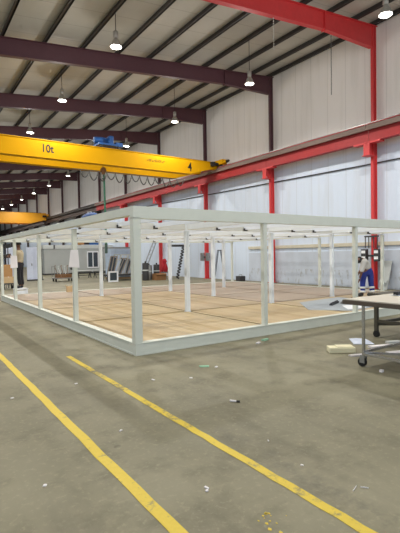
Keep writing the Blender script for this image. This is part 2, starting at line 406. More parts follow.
for i in range(11):
    wd = .075; h = rr.choice((.07, .09, .11))
    mk.box(x, x+.016, 21.214, 21.228, 6.73, 6.73+h)
    if i % 3: mk.box(x+.016, x+wd, 21.214, 21.228, 6.73+h-.02, 6.73+h)
    if i % 2: mk.box(x+.016, x+wd, 21.214, 21.228, 6.73, 6.748)
    x += .102
mk.build('maker_marking', M['black'], cr)
# crab on the girders
cb = thing('crane_trolley', 'blue hoist trolley sitting on top of the yellow crane girders', 'hoist', (9.0, 22.2, 7.2))
MB().box(8.45, 9.75, 21.3, 23.2, 7.32, 7.42).build('crab_frame', M['blue'], cb, bevel=.01)
for x in (8.6, 9.6):
    for y in (21.4, 23.1): MB().tube([(x, y-.05, 7.3), (x, y+.05, 7.3)], .1, 16).build('wheel', M['dark'], cb)
MB().tube([(8.95, 21.8, 7.62), (8.95, 22.9, 7.62)], .2, 20).build('rope_drum', M['blue'], cb)
MB().tube([(8.35, 21.75, 7.62), (8.8, 21.75, 7.62)], [.15, .19], 16).build('motor', M['blue'], cb)
MB().box(9.1, 9.35, 21.5, 21.9, 7.42, 7.88).build('gearbox', M['blue'], cb, bevel=.03)
MB().box(9.5, 9.9, 21.6, 22.1, 7.42, 7.6).build('control_cabinet', M['blue'], cb, bevel=.01)
rp = MB()
for dx in (-.06, .06): rp.tube([(9.05+dx, 22.3, 7.5), (9.05+dx*.5, 22.3, 6.28)], .012, 6)
rp.build('hoist_rope', M['cable'], cb)
hb = MB().tube([(9.05, 22.22, 6.2), (9.05, 22.38, 6.2)], .15, 18); hb.box(8.97, 9.13, 22.24, 22.36, 5.98, 6.2)
hk = hb.build('hook_block', M['brown'], cb)
MB().tube([(9.05, 22.3, 5.98), (9.05, 22.3, 5.88), (9.12, 22.3, 5.82), (9.1, 22.3, 5.74), (9.03, 22.3, 5.72), (8.98, 22.3, 5.77)], .025, 8).build('hook', M['dark'], hk)
# festoon cable
ft = MB(); pts = []
n = 13; xa, xb = 8.0, 14.6
for i in range(n):
    for j in range(10):
        u = j/10; pts.append((xa+(xb-xa)*(i+u)/n, 22.98, 6.24-.5*math.sin(math.pi*u)**.7*(1 if i % 3 else .75)))
pts.append((xb, 22.98, 6.24))
ft.tube(pts, .03, 6)
fo = thing('festoon_cable', 'grey looped supply cable hanging under the yellow crane', 'cable', (8.0, 22.98, 6.24))
ft.build('cable', M['cable'], fo)
tk = MB().box(7.6, 14.7, 22.95, 23.01, 6.25, 6.28); tk.build('carrier_track', M['steel'], fo)
# pendant
pd = thing('pendant_control', 'green pendant control cable hanging from the yellow crane', 'control', (9.4, 23.14, 6.28))
MB().tube([(9.42, 23.14, 6.279), (9.44, 23.14, 4.5), (9.46, 23.14, 2.25)], .06, 8).build('pendant_cable', M['green'], pd)
MB().box(9.39, 9.53, 23.08, 23.2, 1.72, 2.28).build('button_box', M['pendant'], pd, bevel=.02)
crane(59.2, 'distant orange-yellow overhead crane at the far end of the hall', -6, 6.05, 7.4, M['orange'], False)

# ------------------------------------------------------------------ modular building frame
fx = [2.99, 5.68, 8.37, 11.06, 13.75]; fy = [6.13, 8.85, 11.6, 14.4, 17.2]
DZ = .18; TB, TT = 2.13, 2.32
fb = thing('modular_building_frame', 'large pale grey open steel building frame with plywood deck standing on the factory floor', 'building frame', (fx[0], fy[0], 0))
hw = .044
fyl = [6.13, 9.05, 11.93, 15.0, 17.24]   # the posts of the left side stand a little off the inner grid
for i, x in enumerate(fx):
    for j, y in enumerate(fy):
        inner = 0 < i < 4 and 0 < j < 4
        if i == 0: y = fyl[j]
        if (i, j) == (2, 0): x = 8.47
        m = MB()
        if inner:
            m.box(x-.048, x-.004, y-.048, y+.048, DZ-.01, TB); m.box(x+.004, x+.048, y-.048, y+.048, DZ-.01, TB)
            m.box(x-.06, x+.06, y-.06, y+.06, DZ, DZ+.012); m.box(x-.055, x+.055, y-.055, y+.055, TB-.05, TB-.035)
        else:
            a = hw if (i, j) != (0, 0) else .062
            m.box(x-a, x+a, y-a, y+a, DZ-.01 if not (i, j) == (0, 0) else 0, TB+.01)
            m.box(x-a-.004, x+a+.004, y-a-.004, y+a+.004, DZ, DZ+.012)
        m.build('post', M['frame'] if not inner else M['frame_in'], fb)
# base beams (one per bay of the outline)
ex0, ex1, ey0, ey1 = fx[0]-.055, fx[-1]+.055, fy[0]-.055, fy[-1]+.055
for i in range(4):
    for y, s in ((ey0, 1), (ey1, -1)):
        xa, xb = fx[i]-(.055 if i == 0 else 0), fx[i+1]+(.055 if i == 3 else 0)
        m = MB().box(xa, xb, y, y+s*.11, .025, DZ) if s > 0 else MB().box(xa, xb, y-.11, y, .025, DZ)
        ya = y if s > 0 else y-.11
        m.box(xa, xb, ya-.012, ya+.122, DZ, DZ+.014); m.box(xa, xb, ya-.012, ya+.122, .0, .025)
        m.build('base_beam', M['frame'], fb)
    for x, s in ((ex0, 1), (ex1, -1)):
        xa = x if s > 0 else x-.11
        ya, yb = fy[i]+.056, fy[i+1]+(.056 if i < 3 else -.056)
        m = MB().box(xa, xa+.11, ya, yb, .025, DZ).box(xa-.012, xa+.122, ya, yb, DZ, DZ+.014).box(xa-.012, xa+.122, ya, yb, 0, .025)
        m.build('base_beam', M['frame'], fb)
# deck panels
for i in range(4):
    for j in range(4):
        mm = M['ply3'] if (i >= 2 and j >= 1) or j == 3 else (M['ply2'] if (i == 3 or j == 2 or (i+j) % 3 == 2) else M['ply1'])
        MB().box(fx[i]+.07, fx[i+1]-.02+(.02 if i == 3 else 0)-(.07 if i == 3 else 0), fy[j]+.075, fy[j+1]-.02-(.06 if j == 3 else 0), DZ-.03, DZ+.004).build('floor_panel', mm, fb)
jm = MB()
for v in fx[1:-1]: jm.box(v-.03, v+.075, ey0+.12, ey1-.12, .05, DZ-.012)
for v in fy[1:-1]: jm.box(ex0+.12, ex1-.12, v-.03, v+.08, .05, DZ-.012)
jm.build('floor_joist', M['gap'], fb)
# roof: perimeter beams, girders, purlins
def hollow(x0, x1, y0, y1, z0, z1): return MB().box(x0, x1, y0, y1, z0, z1)
for i in range(4):
    xa, xb = fx[i]-(.062 if i == 0 else 0), fx[i+1]+(.055 if i == 3 else 0)
    for j, y in enumerate(fy):
        if j in (0, 4):
            hollow(xa, xb, y-.062, y+.062, TB, TT).build('roof_beam', M['frame'], fb)
        else:
            m = MB(); m.box(xa+.06, xb-.06, y-.05, y-.005, TB+.03, TT-.03); m.box(xa+.06, xb-.06, y+.005, y+.05, TB+.03, TT-.03)
            m.build('roof_girder', M['girder'], fb, label='grey-beige girder')
for j in range(4):
    ya, yb = fy[j]+.062, fy[j+1]-.062
    for i, x in enumerate(fx):
        if i in (0, 4):
            hollow(x-.062, x+.062, ya, yb+(.124 if j < 3 else 0), TB+.055, TT).build('roof_beam', M['frame'], fb)
        else:
            hollow(x-.045, x+.045, ya, yb, TB+.03, TT-.03).build('roof_girder', M['frame_in'], fb)
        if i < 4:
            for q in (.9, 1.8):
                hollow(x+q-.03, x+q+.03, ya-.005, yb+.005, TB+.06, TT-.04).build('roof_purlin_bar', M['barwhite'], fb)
                MB().box(x+q-.045, x+q+.045, yb-.05, yb+.008, TB+.03, TB+.10).build('end_shade', M['dark'], fb, label='dark block drawing the shade at the bar end')  # dark block at each bar end, added to draw the contact shade

# ------------------------------------------------------------------ things on / at the frame
def sheet(name, label, cat, corners, m, t=.003):
    """thin sheet from 4 corners, given its own small thickness"""
    a, b, c, d = [Vector(p) for p in corners]; n = (b-a).cross(d-a).normalized()*t
    vs = []; fs = []; N = 6
    for lay in (0, 1):
        for i in range(N+1):
            for j in range(N+1):
                u, v = i/N, j/N
                p = a*(1-u)*(1-v)+b*u*(1-v)+c*u*v+d*(1-u)*v
                p = p+n*lay+n*(2.2*math.sin(5*u+3*v)*(v if v > u*0 else 0))
                vs.append(p)
    L = (N+1)**2
    for i in range(N):
        for j in range(N):
            q = (i*(N+1)+j, (i+1)*(N+1)+j, (i+1)*(N+1)+j+1, i*(N+1)+j+1)
            fs.append(q); fs.append(tuple(x+L for x in q[::-1]))
    rim = [i*(N+1) for i in range(N+1)]+[N*(N+1)+j for j in range(1, N+1)]+[i*(N+1)+N for i in range(N-1, -1, -1)]+[j for j in range(N-1, 0, -1)]
    for k in range(len(rim)):
        p, q = rim[k], rim[(k+1) % len(rim)]; fs.append((p, q, q+L, p+L))
    return tag(MB().add(vs, fs).build(name, m), label, cat)
sheet('paper_sheet', 'white paper sheet hanging on the second post of the frame\'s left side', 'paper', [(2.84, 8.985, 1.34), (3.07, 8.985, 1.32), (3.05, 8.988, 1.70), (2.89, 8.988, 1.70)], M['paper'], -.003)
sheet('paper_sheet', 'white paper sheet hanging on the fourth post of the frame\'s left side', 'paper', [(2.84, 14.93, 1.22), (3.06, 14.93, 1.23), (3.05, 14.933, 1.62), (2.85, 14.933, 1.63)], M['paper'], -.003)
tb = thing('tool_bag', 'small blue bag lying on top of the frame\'s left roof beam', 'bag', (2.99, 8.1, TT))
MB().ball((2.99, 8.12, TT), .06, .42, .075, 16, 8, 0).build('body', M['blue'], tb, smooth=True)
MB().tube([(2.99, 7.98, TT+.065), (2.99, 8.04, TT+.085), (2.99, 8.2, TT+.085), (2.99, 8.26, TT+.065)], .01, 6).build('handle', M['lightgrey'], tb)
ct = thing('carton', 'small tan carton standing on the deck\'s far left part', 'box', (5.38, 17.02, DZ+.004))
MB().box(5.27, 5.47, 16.9, 17.08, DZ+.004, DZ+.22).build('body', M['tan'], ct)
MB().bar((5.27, 16.98, DZ+.22), (5.22, 16.98, DZ+.27), .18, .006, (0, 0, 1)).build('flap', M['tan'], ct)
MB().bar((5.47, 16.98, DZ+.22), (5.53, 16.98, DZ+.25), .18, .006, (0, 0, 1)).build('flap', M['tan'], ct)
# blue-grey sheets on the deck near the right sill
zt = DZ+.004
tag(MB().prism([(8.0, 7.1), (8.62, 6.35), (9.9, 6.45), (10.9, 7.3), (10.9, 8.5), (9.0, 8.3)], 'z', zt, zt+.01).build('floor_sheet', M['greyblue']), 'large blue-grey sheet lying on the deck near the right-hand sill', 'sheet')
def profile(p, q, w, label, m, z=zt+.01):
    p, q = Vector(p), Vector(q)
    mm = MB(); mm.bar((p.x, p.y, z+.02), (q.x, q.y, z+.02), w, .04)
    mm.bar((p.x, p.y, z+.05), (q.x, q.y, z+.05), w*.3, .03)
    return tag(mm.build('metal_profile', m), label, 'profile')
profile((9.05, 7.28), (9.75, 7.62), .08, 'dark metal profile lying on the blue-grey sheet', M['dark'])
profile((9.55, 7.35), (9.95, 7.2), .06, 'short grey metal profile lying right of the dark one on the sheet', M['steel'])
profile((9.75, 6.62), (10.3, 6.85), .1, 'dark grey profile lying at the edge of the sheet beside the sill', M['steel'])
tag(MB().prism([(8.7, 6.5), (9.3, 6.42), (9.7, 6.9), (9.2, 7.05)], 'z', zt+.01, zt+.018).build('plastic_sheet', M['white']), 'white plastic sheet lying on the blue-grey sheet by the sill', 'sheet')

# ------------------------------------------------------------------ work table on wheels (right foreground)
tx0, tx1, ty0, ty1 = 5.05, 6.75, -1.2, 3.87
wt = thing('work_table', 'long wheeled work table with brown edge in the right foreground', 'table', (5.6, 2.5, 0))
MB().box(tx0, tx1, ty0, ty1, .832, .892).build('edge_frame', M['edge'], wt, bevel=.006)
MB().box(tx0+.015, tx1-.01, ty0+.01, ty1-.02, .892, .904).build('table_top', M['table'], wt)
def castor(x, y, parent, z=.13):
    lg = MB().bar((x, y, z+.02), (x, y, .832), .032, .032).build('leg', M['chrome'], parent)
    c = MB().box(x-.03, x+.03, y-.035, y+.035, z, z+.02); c.box(x-.03, x-.024, y-.03, y+.045, .05, z); c.box(x+.024, x+.03, y-.03, y+.045, .05, z)
    cc = c.build('castor_fork', M['steel'], lg)
    MB().tube([(x-.022, y+.02, .058), (x+.022, y+.02, .058)], .058, 18).build('wheel', M['rubber'], lg)
for x in (5.12, 6.66):
    for y in (3.58, .4): castor(x, y, wt)
MB().bar((5.12, 3.58, .17), (5.12, .4, .17), .03, .03).build('lower_rail', M['chrome'], wt)
MB().bar((5.12, 3.58, .2), (6.66, 3.58, .2), .03, .03).build('lower_rail', M['chrome'], wt)
MB().bar((5.12, 3.58, .19), (6.0, 2.4, .19), .025, .025).build('brace', M['chrome'], wt)
sheet('drawing_sheet', 'blue-white sheet lying on the wheeled work table', 'paper', [(5.85, 3.0, .906), (6.6, 3.0, .906), (6.6, 3.72, .906), (5.95, 3.72, .906)], M['bwhite'], .003)
st = thing('tape_measure', 'small black tape measure lying on the blue-white sheet on the table', 'tool', (6.0, 3.62, .912))
MB().box(5.95, 6.07, 3.58, 3.66, .914, .964).build('case', M['black'], st, bevel=.012)
MB().bar((5.95, 3.62, .92), (5.9, 3.62, .92), .025, .006).build('tape_end', M['steel'], st)
# dark stand behind the table
ds = thing('steel_stand', 'low dark steel stand on wheels behind the wheeled work table', 'stand', (7.5, 4.3, 0))
for x in (7.08, 8.3):
    for y in (4.68, 3.7):
        lg = MB().bar((x, y, .12), (x, y, .74), .06, .06).build('leg', M['olive'], ds)
        MB().tube([(x-.02, y, .06), (x+.02, y, .06)], .06, 16).box(x-.03, x+.03, y-.03, y+.03, .1, .13).build('wheel', M['rubber'], lg)
for (p, q) in (((7.08, 4.68, .3), (7.08, 3.7, .3)), ((8.3, 4.68, .3), (8.3, 3.7, .3)), ((7.08, 4.68, .26), (8.3, 4.68, .26)), ((7.08, 4.68, .24), (8.3, 3.7, .24))):
    MB().bar(p, q, .05, .05).build('cross_bar', M['olive'], ds)
MB().box(7.0, 8.38, 3.6, 4.78, .74, .8).build('top_frame', M['olive'], ds)

# ------------------------------------------------------------------ floor lines and litter
def floor_line(x, y0, y1, w, m, label):
    mm = MB(); n = 40; vs = []; fs = []; r = random.Random(int(x*100))
    for i in range(n+1):
        y = y0+(y1-y0)*i/n; j = r.uniform(-.006, .006)
        vs += [(x-w/2+j, y, .001), (x+w/2+j, y, .001), (x-w/2+j, y, .003), (x+w/2+j, y, .003)]
    for i in range(n):
        a = i*4; fs += [(a+2, a+3, a+7, a+6), (a, a+4, a+5, a+1), (a, a+2, a+6, a+4), (a+1, a+5, a+7, a+3)]
    fs += [(0, 1, 3, 2), (n*4, n*4+2, n*4+3, n*4+1)]
    return tag(mm.add(vs, fs).build('floor_line', m), label, 'floor marking')
floor_line(1.225, 1.2, 9.2, .085, M['line'], 'left yellow line painted along the concrete floor')
floor_line(2.08, 1.2, 6.72, .075, M['line_worn'], 'right, more worn yellow line painted along the concrete floor')
fl = MB(); r_ = random.Random(11)
for i in range(26):
    cx_, cy_ = 1.72+r_.gauss(0, .05), 1.4+.5*r_.random(); w_ = r_.uniform(.003, .014)
    fl.prism([(cx_+w_*r_.uniform(.5, 1)*math.cos(a), cy_+w_*1.3*r_.uniform(.5, 1)*math.sin(a)) for a in (0, 1, 2, 3, 4, 5)], 'z', .001, .0025)
tag(fl.build('floor_flecks', M['line']), 'faded flecks of yellow paint between the two floor lines', 'floor marking', None, 'stuff')
fo = thing('foam_block', 'cream foam block lying on the floor left of the wheeled table', 'block', (5.6, 4.32, 0))
fm = MB().box(-.2, .2, -.1, .1, 0, .085).build('block', M['foam'], None, bevel=.012); fm.parent = fo; fo.rotation_euler.z = math.radians(-36)
b2 = MB().box(-.08, .18, -.08, .09, .085, .098).build('top_layer', M['foam'], None, bevel=.006); b2.parent = fo
def scrap(c, a, b, rot, h, m, label, name='paper_scrap'):
    mm = MB(); R = Matrix.Rotation(math.radians(rot), 3, 'Z'); r = random.Random(int(c[0]*1000+c[1]*77))
    poly = [R @ Vector((x*a/2*r.uniform(.8, 1.1), y*b/2*r.uniform(.8, 1.1), 0)) for x, y in ((-1, -1), (0, -1.1), (1, -1), (1.05, 0), (1, 1), (-1, 1))]
    mm.prism([(c[0]+p.x, c[1]+p.y) for p in poly], 'z', .001, h)
    return tag(mm.build(name, m), label, 'scrap')
scrap((6.5, 4.6), .5, .34, 50, .012, M['bwhite'], 'large pale flat sheet on the floor behind the table leg', 'flat_sheet')
scrap((6.38, 4.15), .42, .09, -18, .03, M['paper'], 'narrow white strip on the floor under the table, middle of three', 'white_strip')
scrap((5.62, 4.0), .36, .07, -18, .02, M['paper'], 'narrow white strip on the floor left of the table castor', 'white_strip')
scrap((6.83, 4.2), .28, .12, -20, .035, M['lightgrey'], 'short pale strip on the floor beside the dark stand', 'white_strip')
scrap((6.25, 3.7), .5, .12, -20, .03, M['paper'], 'white strip on the floor under the table at the right edge', 'white_strip')
scrap((6.1, 3.42), .16, .12, 10, .06, M['lightgrey'], 'small grey lump on the floor under the table', 'plaster_lump')
scrap((5.05, 3.27), .045, .04, 10, .03, M['paper'], 'tiny white crumb on the floor in front of the table castor', 'plaster_crumb')
scrap((3.4, 4.9), .13, .06, -30, .012, M['mint'], 'mint green scrap on the floor before the frame corner', 'foam_scrap')
scrap((5.3, 5.72), .14, .05, 10, .03, M['mint'], 'small mint green scrap on the floor against the right sill', 'foam_scrap')
scrap((5.03, 5.6), .1, .05, 25, .02, M['paper'], 'small white scrap on the floor beside the mint scrap near the sill', 'paper_scrap')
scrap((3.52, 4.78), .05, .03, 25, .01, M['paper'], 'tiny white scrap right of the mint green scrap', 'paper_scrap')
pn = thing('marker_pen', 'black and white marker pen lying on the concrete floor', 'pen', (2.83, 3.53, 0))
MB().tube([(2.80, 3.57, .011), (2.84, 3.51, .011)], .010, 10).build('barrel', M['paper'], pn)
MB().tube([(2.84, 3.51, .011), (2.86, 3.48, .011)], .0115, 10).build('cap', M['black'], pn)
spots = [((2.53, 4.77), .07, .03, 'white chip beside the start of the right yellow line'), ((2.36, 2.17), .03, .012, 'white chip between the right yellow line and the table, lower part'),
 ((2.45, 2.62), .03, .012, 'small white chip right of the right yellow line'), ((1.6, 2.3), .03, .02, 'white chip between the yellow lines, nearest the bottom'), ((1.62, 2.33), .05, .02, 'white torn chip between the yellow lines near the bottom'),
 ((1.55, 3.55), .04, .02, 'white chip between the yellow lines near the middle'), ((.75, 3.0), .03, .03, 'white chip left of the left yellow line'), ((1.7, 5.2), .05, .03, 'white chip between the yellow lines, farther up'),
 ((2.4, 1.75), .004, .09, 'thin white sliver at lower right of the floor'), ((2.46, 1.72), .004, .06, 'second thin white sliver at lower right of the floor'), ((.95, 5.1), .05, .03, 'grey-white chip beside the left yellow line'), ((2.95, 4.55), .05, .035, 'white chip near the middle of the floor')]
for c, a, b, l in spots: scrap(c, a*.75, b*.8, random.Random(int(c[1]*90)).uniform(0, 180), .008, M['paper'], l, 'paint_chip')

# ------------------------------------------------------------------ hanging chains
ch = MB(); n = 40
for i in range(n):
    z = 9.84-i*(2.25/n)
    ch.bar((13.72, Y0, z), (13.72, Y0, z-2.2/n*.8), .034 if i % 2 else .014, .014 if i % 2 else .034, (0, 1, 0))
tag(ch.build('hanging_chain', M['cable']), 'long thin chain hanging from the red rafter near the wall', 'chain')
ch = MB(); n = 14
for i in range(n):
    z = 9.71-i*(1.2/n)
    ch.ball((10.7, Y0, z-.02), .022, .022, .03, 8, 5); ch.tube([(10.7, Y0, z), (10.7, Y0, z-.09)], .004, 5)
tag(ch.build('hanging_chain', M['galv']), 'short pale beaded chain hanging from the middle of the red rafter', 'chain')

# ------------------------------------------------------------------ items on the wall columns
def fuse_boxes(y, lab, cover):
    t = thing('fuse_box_bracket', lab, 'fuse box', (16.2, y, 1.1), 'column fuse boxes')
    MB().box(16.2, 16.265, y-.42, y+.42, 1.36, 1.44).build('bracket', M['dark'], t)
    for s in (-1, 1):
        b = MB().box(16.08, 16.26, y+s*.3-.12, y+s*.3+.12, 1.16, 1.68).build('fuse_box', M['dark'] if cover is M['white'] else M['steel'], t, bevel=.01)
        MB().box(16.065, 16.08, y+s*.3-.09, y+s*.3+.09, 1.5, 1.62).build('switch_cover', cover, b)
        MB().box(16.065, 16.08, y+s*.3-.09, y+s*.3+.09, 1.25, 1.37).build('switch_cover', cover, b)
fuse_boxes(Y0, 'pair of dark fuse boxes on the nearest red wall column', M['white'])
fuse_boxes(Y0+2*BAY-.16, 'pair of grey fuse boxes on the third red wall column', M['steel'])
pf = thing('pipe_bracket', 'tall dark pipe frame fixed on the nearest red column above the fuse boxes', 'bracket', (16.2, Y0, 1.7))
for dy in (-.28, -.12, .12, .28): MB().tube([(16.2, Y0+dy, 1.72), (16.2, Y0+dy, 2.2)], .02, 8).build('pipe', M['dark'], pf)
MB().box(16.18, 16.26, Y0-.32, Y0+.32, 2.18, 2.24).build('head_bar', M['dark'], pf)
lp = thing('leaning_board', 'pale grey-green board leaning against the wall right of the nearest red column', 'board', (16.35, 10.35, 0))
MB().bar((16.12, 10.35, 0.01), (16.5, 10.35, 1.18), .36, .03, (1, 0, 0)).build('board', M['grey'], lp)
MB().bar((16.1, 10.35, .3), (16.13, 10.35, .4), .3, .01, (1, 0, 0)).build('label_strip', M['lightgrey'], lp)

# ------------------------------------------------------------------ background clutter
cabin = thing('site_cabin', 'grey portable cabin at the back with a dark two-pane window', 'cabin', (13, 40, 0))
MB().box(10.2, 17.0-.45, 39.0, 41.4, .12, 2.3).build('wall', M['grey'], cabin)
MB().box(10.1, 16.6, 38.92, 41.5, 2.3, 2.62).build('roof_fascia', M['lightgrey'], cabin, bevel=.01)
for x in (11.0, 12.6): MB().box(x, x+.1, 38.86, 38.92, 2.3, 2.62).build('roof_clip', M['dark'], cabin)
MB().box(10.2, 16.5, 39.05, 41.3, 0, .12).build('skid_base', M['dark'], cabin)
wfm = MB()
for a, b, c, d in ((14.05, 15.15, .5, .6), (14.05, 15.15, 1.95, 2.05), (14.05, 14.13, .6, 1.95), (15.07, 15.15, .6, 1.95), (14.56, 14.64, .6, 1.95)): wfm.box(a, b, 38.94, 39.0, c, d)
wo = wfm.build('window_frame', M['white'], cabin)
MB().box(14.13, 14.56, 38.97, 39.0, .6, 1.95).build('pane', M['glass'], wo); MB().box(14.64, 15.07, 38.97, 39.0, .6, 1.95).build('pane', M['glass'], wo)
sg = thing('sign_board', 'long orange, black and blue sign strip on the grey cabin roof', 'sign', (14.2, 39, 2.62))
for a, b, m in ((13.2, 13.8, 'card'), (13.8, 14.3, 'black'), (14.3, 15.2, 'blue')): MB().box(a, b, 38.97, 39.03, 2.66, 2.98).build('sign_panel', M[m], sg)
for x in (13.3, 15.1): MB().box(x-.03, x+.03, 38.98, 39.02, 2.62, 2.66).build('foot', M['dark'], sg)

def leaf(x, y, w, h, m, label, lean=.12):
    t = thing('door_leaf', label, 'door leaf', (x, y, 0))
    MB().bar((x, y, .02), (x, y+lean, h), w, .05, (0, 1, 0)).build('panel', m, t)
    MB().bar((x, y-.03, .01), (x, y-.03, .09), w+.06, .08, (0, 1, 0)).build('foot_rail', M['dark'], t)
    MB().box(x+w/2-.12, x+w/2-.09, y-.01, y+.03, 1.0, 1.16).build('handle', M['dark'], t)
    return t
leaf(6.98, 30.2, .42, 2.24, M['bwhite'], 'blue-white door leaf standing behind the man, left of the pair')
leaf(7.42, 30.3, .4, 2.26, M['bwhite'], 'blue-white door leaf standing behind the man, right of the pair')
leaf(5.3, 27.6, .5, 2.2, M['bwhite'], 'blue-white door leaf standing at the far left behind the lamp stand')
leaf(7.78, 30.6, .16, 2.1, M['black'], 'narrow dark panel standing right of the blue-white door leaves')

# bench on wheels with crate
bt = thing('workshop_trolley', 'low steel trolley loaded with a brown crate behind the frame', 'trolley', (8.45, 28, 0))
MB().box(7.85, 9.1, 27.48, 28.4, .18, .24).build('platform', M['steel'], bt)
for x in (7.95, 8.95):
    for y in (27.75, 28.35): MB().tube([(x-.03, y, .09), (x+.03, y, .09)], .09, 14).box(x-.03, x+.03, y-.03, y+.03, .1, .18).build('wheel', M['rubber'], bt)
for x in (7.87, 9.03): MB().tube([(x, 27.75, .24), (x, 27.75, .95), (x, 28.35, .95), (x, 28.35, .24)], .02, 8).build('end_rail', M['steel'], bt)
ck = thing('wooden_crate', 'brown wooden crate lying on the low trolley', 'crate', (8.5, 28, .24))
m = MB()
for z in (.24, .36): m.box(8.05, 8.95, 27.74, 27.76, z, z+.1); m.box(8.05, 8.95, 28.3, 28.32, z, z+.1)
m.box(8.05, 8.07, 27.76, 28.3, .24, .46); m.box(8.93, 8.95, 27.76, 28.3, .24, .46); m.box(8.07, 8.93, 27.76, 28.3, .24, .26)
m.build('slats', M['brown'], ck)
for i in range(5):
    x = 8.15+i*.15
    tag(MB().tube([(x, 27.82, .3+.02*i), (x-.18+.05*i, 28.1, .98-.05*(i % 2))], .035, 8).tube([(x-.18+.05*i, 28.1, .98-.05*(i % 2)), (x-.1+.05*i, 28.1, 1.02-.05*(i % 2))], .04, 8).build('metal_pipe', M['lightgrey'] if i % 2 else M['greybrown']),
        'bundle of short metal pipes standing in the brown crate', 'pipe', 'pipes in the crate')
dr = thing('power_drill', 'black machine standing at the right end of the low trolley', 'tool', (9.0, 27.6, .24))
MB().lathe((9.0, 27.6, .24), [(.06, 0), (.07, .02), (.03, .05), (.03, .5)], 12).build('stand', M['black'], dr)
MB().tube([(8.85, 27.6, .8), (9.1, 27.6, .84)], [.08, .1], 12).build('motor', M['black'], dr)
MB().tube([(9.0, 27.6, .72), (9.05, 27.6, .5)], .05, 8).build('handle', M['black'], dr)

# trestles with planks
for x, lab in ((10.9, 'left low trestle with stacked boards before the grey cabin'), (12.2, 'right low trestle with stacked boards before the grey cabin')):
    t = thing('trestle', lab, 'trestle', (x, 31, 0))
    for dx in (-.45, .45):
        for s in (-1, 1): MB().bar((x+dx, 31+s*.25, 0), (x+dx, 31, .45), .05, .05, (1, 0, 0)).build('leg', M['dark'], t)
    MB().box(x-.55, x+.55, 30.9, 31.1, .42, .5).build('beam', M['steel'], t)
    MB().bar((x-.45, 30.85, .2), (x+.45, 30.85, .2), .03, .04).build('stretcher', M['dark'], t)
    b = MB().box(x-.62, x+.6, 30.7, 31.3, .5, .56).build('stacked_board', M['lightgrey']); tag(b, 'pale boards lying on the %s low trestle before the cabin' % ('left' if x < 11 else 'right'), 'board')

# rack with leaning window frames
rk = thing('frame_rack', 'low steel rack holding leaning window frames at the back', 'rack', (11.5, 26, 0))
MB().box(10.5, 12.6, 25.6, 26.5, .3, .4).build('shelf', M['dark'], rk)
for x in (10.55, 12.55):
    for y in (25.65, 26.45): MB().box(x-.04, x+.04, y-.04, y+.04, 0, .3).build('leg', M['dark'], rk)
for x in (10.55, 12.55): MB().box(x-.04, x+.04, 26.42, 26.5, .4, 2.15).build('upright', M['dark'], rk)
MB().box(10.55, 12.55, 26.42, 26.5, 2.05, 2.15).build('back_rail', M['steel'], rk)
def wframe(x, y, w, h, z, tilt, lean, m, lab):
    t = thing('window_frame', lab, 'window frame', (x, y, z), 'window frames leaning in the rack')
    a = Vector((w, 0, 0)); uu = Vector((tilt, lean, 1)).normalized()*h; o = Vector((x, y, z+.02))
    fm = MB()
    for p, q in ((o, o+a), (o+uu, o+a+uu), (o, o+uu), (o+a, o+a+uu), (o+a*.5, o+a*.5+uu)): fm.bar(p, q, .06, .05, (0, 1, 0))
    fm.build('frame', m, t)
    MB().bar(o+a*.5+uu*.03, o+a*.5+uu*.97, w*.9, .012, (0, 1, 0)).build('pane', M['glass'] if m is M['greybrown'] else M['bag'], t)
for i in range(9):
    wframe(10.55+i*.19, 25.7+.075*i, .42, (1.2, 1.05, 1.3, 1.15, 1.35)[i % 5], .4, (.32, .5, .24, .58, .4)[i % 5], .22, (M['greybrown'], M['lightgrey'], M['grey'])[i % 3], '%s leaning window frame in the steel rack' % (['leftmost', 'second', 'third', 'fourth', 'fifth', 'sixth', 'seventh', 'eighth', 'rightmost'][i]))
wr = thing('wrapped_pallet', 'pale blue plastic-wrapped load standing behind the leaning frames', 'pallet', (12.1, 27.3, 0))
MB().box(11.3, 12.95, 27.0, 27.9, .14, 2.15).build('wrapped_load', M['bag'], wr, bevel=.08)
m = MB()
for y in (27.05, 27.45, 27.85): m.box(11.3, 12.95, y-.05, y+.05, 0, .14)
m.build('pallet', M['wood'], wr)
ww = thing('window_unit', 'small white window unit with dark pane standing on the floor beyond the deck', 'window', (10.5, 24.6, 0))
o = MB()
for a, b, c, d in ((10.15, 10.78, 0, .09), (10.15, 10.78, .56, .65), (10.15, 10.24, .09, .56), (10.69, 10.78, .09, .56)): o.box(a, b, 24.55, 24.65, c, d)
o.build('frame', M['white'], ww); MB().box(10.24, 10.69, 24.58, 24.62, .09, .56).build('pane', M['glass'], ww)
# leaning ladder
ld = thing('ladder', 'aluminium ladder leaning against the right wall beyond the deck', 'ladder', (16.0, 31.5, 0))
A, B = Vector((16.1, 31.6, 0)), Vector((16.42, 29.9, 2.75)); off = Vector((-.34, -.1, 0))
for s in (0, 1): MB().bar(A+off*s, B+off*s*.9, .05, .08).build('stile', M['alu'], ld)
for i in range(9):
    p = A.lerp(B, (i+.7)/9.5); MB().tube([p, p+off*.95], .018, 6).build('rung', M['alu'], ld)
